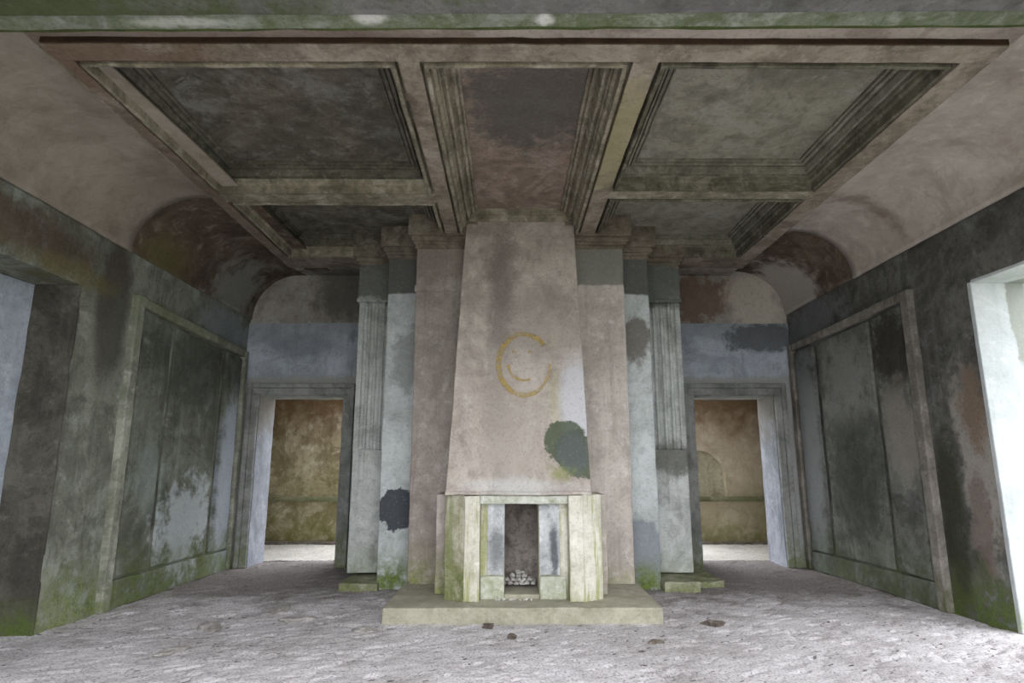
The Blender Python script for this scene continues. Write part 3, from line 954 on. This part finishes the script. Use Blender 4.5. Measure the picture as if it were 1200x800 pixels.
# narrow returns behind the wings
MB().box(-0.78, -0.66, 6.78, 7.38, SL, 1.16, 0.08).build('pier_return', M['breast_l'], fire, 0.005, 5, 0.01)
MB().box(0.90, 1.03, 6.78, 7.38, SL, 1.16, 0.08).build('pier_return', M['breast_r'], fire, 0.005, 5, 0.01)
MB().box(-0.30, 0.60, 6.50, 7.25, 1.075, ZL - 0.004, 0.08).build('lintel', M['inset_base'], fire, 0.004, 5, 0.008)
OX0, OX1 = -0.052, 0.302
MB().box(-0.30, OX0, YI, 6.95, SL, 1.08, 0.08).build('inset_surround', M['pier'], fire, 0.004, 5, 0.008)
MB().box(OX1, 0.60, YI, 6.95, SL, 1.08, 0.08).build('inset_surround', M['pier'], fire, 0.004, 5, 0.008)
MB().box(-0.225, OX0, YI - 0.02, YI + 0.05, 0.375, 1.075, 0.06).build('inset_panel', M['inset'], fire, 0.004, 5, 0.006)
MB().box(OX1 + 0.005, 0.515, YI - 0.02, YI + 0.05, 0.375, 1.075, 0.06).build('inset_panel', M['inset'], fire, 0.004, 5, 0.006)
MB().box(-0.295, OX0, YI - 0.045, YI + 0.05, SL, 0.365, 0.06).build('base_block', M['inset_base'], fire, 0.005, 5, 0.008)
MB().box(OX1 + 0.01, 0.575, YI - 0.045, YI + 0.05, SL, 0.365, 0.06).build('base_block', M['inset_base'], fire, 0.005, 5, 0.008)
MB().box(OX0, OX1 + 0.01, YI - 0.02, 6.92, SL, 0.19, 0.06).build('threshold', M['slab'], fire, 0.005, 5, 0.01)
fbx = MB()
fbx.box(OX0 - 0.2, OX1 + 0.2, 7.22, 7.33, SL, 1.16, 0.1)
fbx.box(OX0 - 0.2, OX1 + 0.2, 6.9, 7.3, 0.13, 0.185, 0.1)
fbx.box(OX0 - 0.3, OX0 - 0.15, 6.93, 7.3, SL, 1.16, 0.1)
fbx.box(OX1 + 0.15, OX1 + 0.28, 6.93, 7.3, SL, 1.16, 0.1)
fbx.build('firebox', M['soot'], fire, 0.005, 5, 0.006)

# ------------------------------------------------------------------ room beyond the doors
bk = MB()
YK = 12.1
bk.box(-7.6, -2.8, YK, YK + 0.5, -0.05, 3.4, 0.2)
bk.box(3.0, 3.17, YK, YK + 0.5, -0.05, 3.4, 0.2)
bk.box(4.17, 7.9, YK, YK + 0.5, -0.05, 3.4, 0.2)
bk.box(-2.8, 3.0, YK, YK + 0.5, 3.1, 3.4, 0.3)  # head of the unseen opening, widened to light the back room
# arched blind niche at the right
n = 14
for k in range(n):
    a0, a1 = math.pi * k / n, math.pi * (k + 1) / n
    x0, x1 = 3.67 - 0.5 * math.cos(a0), 3.67 - 0.5 * math.cos(a1)
    za, zb_ = 1.2 + 0.52 * math.sin(a0), 1.2 + 0.52 * math.sin(a1)
    P = np.array([(x0, YK, za), (x0, YK, 3.4), (x1, YK, zb_), (x1, YK, 3.4)])
    bk.add(P, 1, 1)
    P = np.array([(x0, YK + 0.16, za), (x0, YK, za), (x1, YK + 0.16, zb_), (x1, YK, zb_)])
    bk.add(P, 1, 1)
bk.box(3.17, 4.17, YK, YK + 0.5, -0.05, 0.84, 0.2)
wall_far = bk.build('wall_far', M['back'], None, 0.004, 2, 0, 'structure')
for (a, b) in ((-7.6, -2.8), (3.0, 7.9)):
    d = MB().box(a, b, YK - 0.05, YK + 0.02, 0.76, 0.80, 0.3)
    d.box(a, b, YK - 0.08, YK + 0.02, 0.80, 0.85, 0.3)
    d.build('dado_rail', M['dado'], wall_far, 0.004, 3, 0.008)
    d = MB().box(a, b, YK - 0.22, YK + 0.02, -0.1, 0.03, 0.08)
    d.build('dirt_bank', M['clod'], wall_far, 0.03, 3, 0.0)
d = MB()
d.grid((3.15, YK + 0.16, 0.8), (1.04, 0, 0), (0, 0, 1.0), 6, 6)
d.build('blind_arch', M['blind'], wall_far, 0.003, 3, 0.0)
rb = MB().box(-7.7, -2.7, YB + WT, 12.6, 3.35, 3.5, 0.8)
rb.box(2.9, 8, YB + WT, 12.6, 3.35, 3.5, 0.8)
rb.box(-2.7, 2.9, YB + WT, 10.2, 3.35, 3.5, 0.8)  # unseen gap left beyond this, added to brighten the back floor
rb.build('ceiling_slab', M['outer'], ceiling, 0)
e = MB().box(-7.9, -7.5, YB + WT, 12.6, -0.05, 3.5, 0.6)
e.box(7.8, 8.2, YB + WT, 12.6, -0.05, 3.5, 0.6)
e.box(-7.9, -4.69, YB + WT - 0.3, YB + WT, -0.05, 3.5, 0.6)
e.box(4.99, 8.2, YB + WT - 0.3, YB + WT, -0.05, 3.5, 0.6)
e.build('wall_side', M['back'], None, 0, 3, 0, 'structure')

# ------------------------------------------------------------------ garden front behind the camera
ff = MB()
ff.box(-4.8, -3.0, -1.75, -1.3, -0.05, 4.6, 0.8)
ff.box(3.4, 5.2, -1.75, -1.3, -0.05, 4.6, 0.8)
ff.box(-3.0, 3.4, -1.75, -1.3, 3.3, 4.6, 0.8)
wall_front = ff.build('wall_front', M['outer'], None, 0, 3, 0, 'structure')

# ------------------------------------------------------------------ loose things


def lump_mesh(name, r, mat, seed, flat=0.6, sub=2, jag=0.35):
    bm = bmesh.new()
    bmesh.ops.create_icosphere(bm, subdivisions=sub, radius=1.0)
    V = np.array([v.co[:] for v in bm.verts])
    d = 1 + fbm(V + seed * 3.7, 1.6, 3, seed) * jag * 2
    for v, k in zip(bm.verts, d):
        v.co = Vector((v.co.x * k * r, v.co.y * k * r, max(-0.35, v.co.z * k) * r * flat))
    me = bpy.data.meshes.new(name)
    bm.to_mesh(me)
    bm.free()
    me.materials.append(mat)
    return me


def lump(name, me, loc, rz, s, label, cat, group=None):
    o = bpy.data.objects.new(name, me)
    o.location = loc
    o.rotation_euler = (0, 0, rz)
    o.scale = s
    COL.objects.link(o)
    return tag(o, label, cat, group)


# rubble heap in the firebox
RM = [lump_mesh('plaster_chunk', 1.0, M['rubble'], k, 0.8, 2, 0.45) for k in range(5)]
rr = random.Random(3)
k = 0
for row, (nx, ny) in enumerate(((6, 3), (5, 2), (3, 2), (2, 1))):
    for i in range(nx):
        for jj in range(ny):
            x = 0.10 + (i - (nx - 1) / 2) * 0.062 + rr.uniform(-.006, .006) + (0.02 if row == 3 else 0)
            y = 7.03 + row * 0.025 + jj * 0.065 + rr.uniform(-.006, .006)
            r = rr.uniform(0.027, 0.034)
            lump('plaster_chunk', RM[k % 5], (x, y, 0.207 + row * 0.034), rr.uniform(0, 6), (r, r * rr.uniform(.75, 1), r * rr.uniform(.75, 1)),
                 'pale plaster chunk in the rubble heap inside the fireplace opening', 'rubble', 'rubble heap in the firebox')
            k += 1
for i, x in enumerate((-0.13, -0.105, -0.06, 0.0, 0.02, 0.05, 0.11, 0.15, 0.17, 0.22)):
    r = 0.011 + 0.006 * ((i * 7) % 3) / 2
    lump('plaster_crumb', RM[i % 5], (x, 6.515, SL + r * 0.4), i * 1.3, (r, r, r),
         'white plaster crumb in the row on the hearth before the fireplace threshold', 'rubble', 'white crumbs on the hearth')

CL = [lump_mesh('mud_clod', 1.0, M['clod'], 20 + k, 0.42, 3, 0.5) for k in range(4)]
CP = [lump_mesh('pale_clod', 1.0, M['clod_pale'], 30 + k, 0.36, 3, 0.5) for k in range(3)]
CLODS = [((1.915, 6.19), 0.10, 'brown clod of dried mud on the floor right of the hearth slab'),
         ((-0.20, 6.09), 0.07, 'dark clod of dried mud lying against the front of the hearth slab'),
         ((1.23, 5.58), 0.065, 'small dark clod on the pale floor before the right end of the hearth'),
         ((0.02, 5.75), 0.06, 'small crumbled clod on the floor in front of the fireplace')]
for i, ((x, y), r, lab) in enumerate(CLODS):
    lump('mud_clod', CL[i], (x, y, 0.004), i * 1.7, (r, r * 0.7, r * 0.8), lab, 'clod')
PALES = [((-2.07, 6.33), 0.16, 'pale raised clod on the floor left of the hearth, nearest to it'),
         ((-2.35, 6.75), 0.15, 'flat grey clod on the floor behind the pale raised one, left of the hearth'),
         ((-2.75, 6.05), 0.14, 'grey clod of trodden earth on the floor before the left wall panels'),
         ((-1.28, 5.95), 0.11, 'pale clod lying just left of the near hearth corner'),
         ((-2.72, 5.35), 0.12, 'grey clod on the floor at the lower left, nearest the camera')]
for i, ((x, y), r, lab) in enumerate(PALES):
    lump('earth_clod', CP[i % 3], (x, y, 0.003), 0.4 + i * 0.9, (r, r * 0.55, r * 0.55), lab, 'clod')
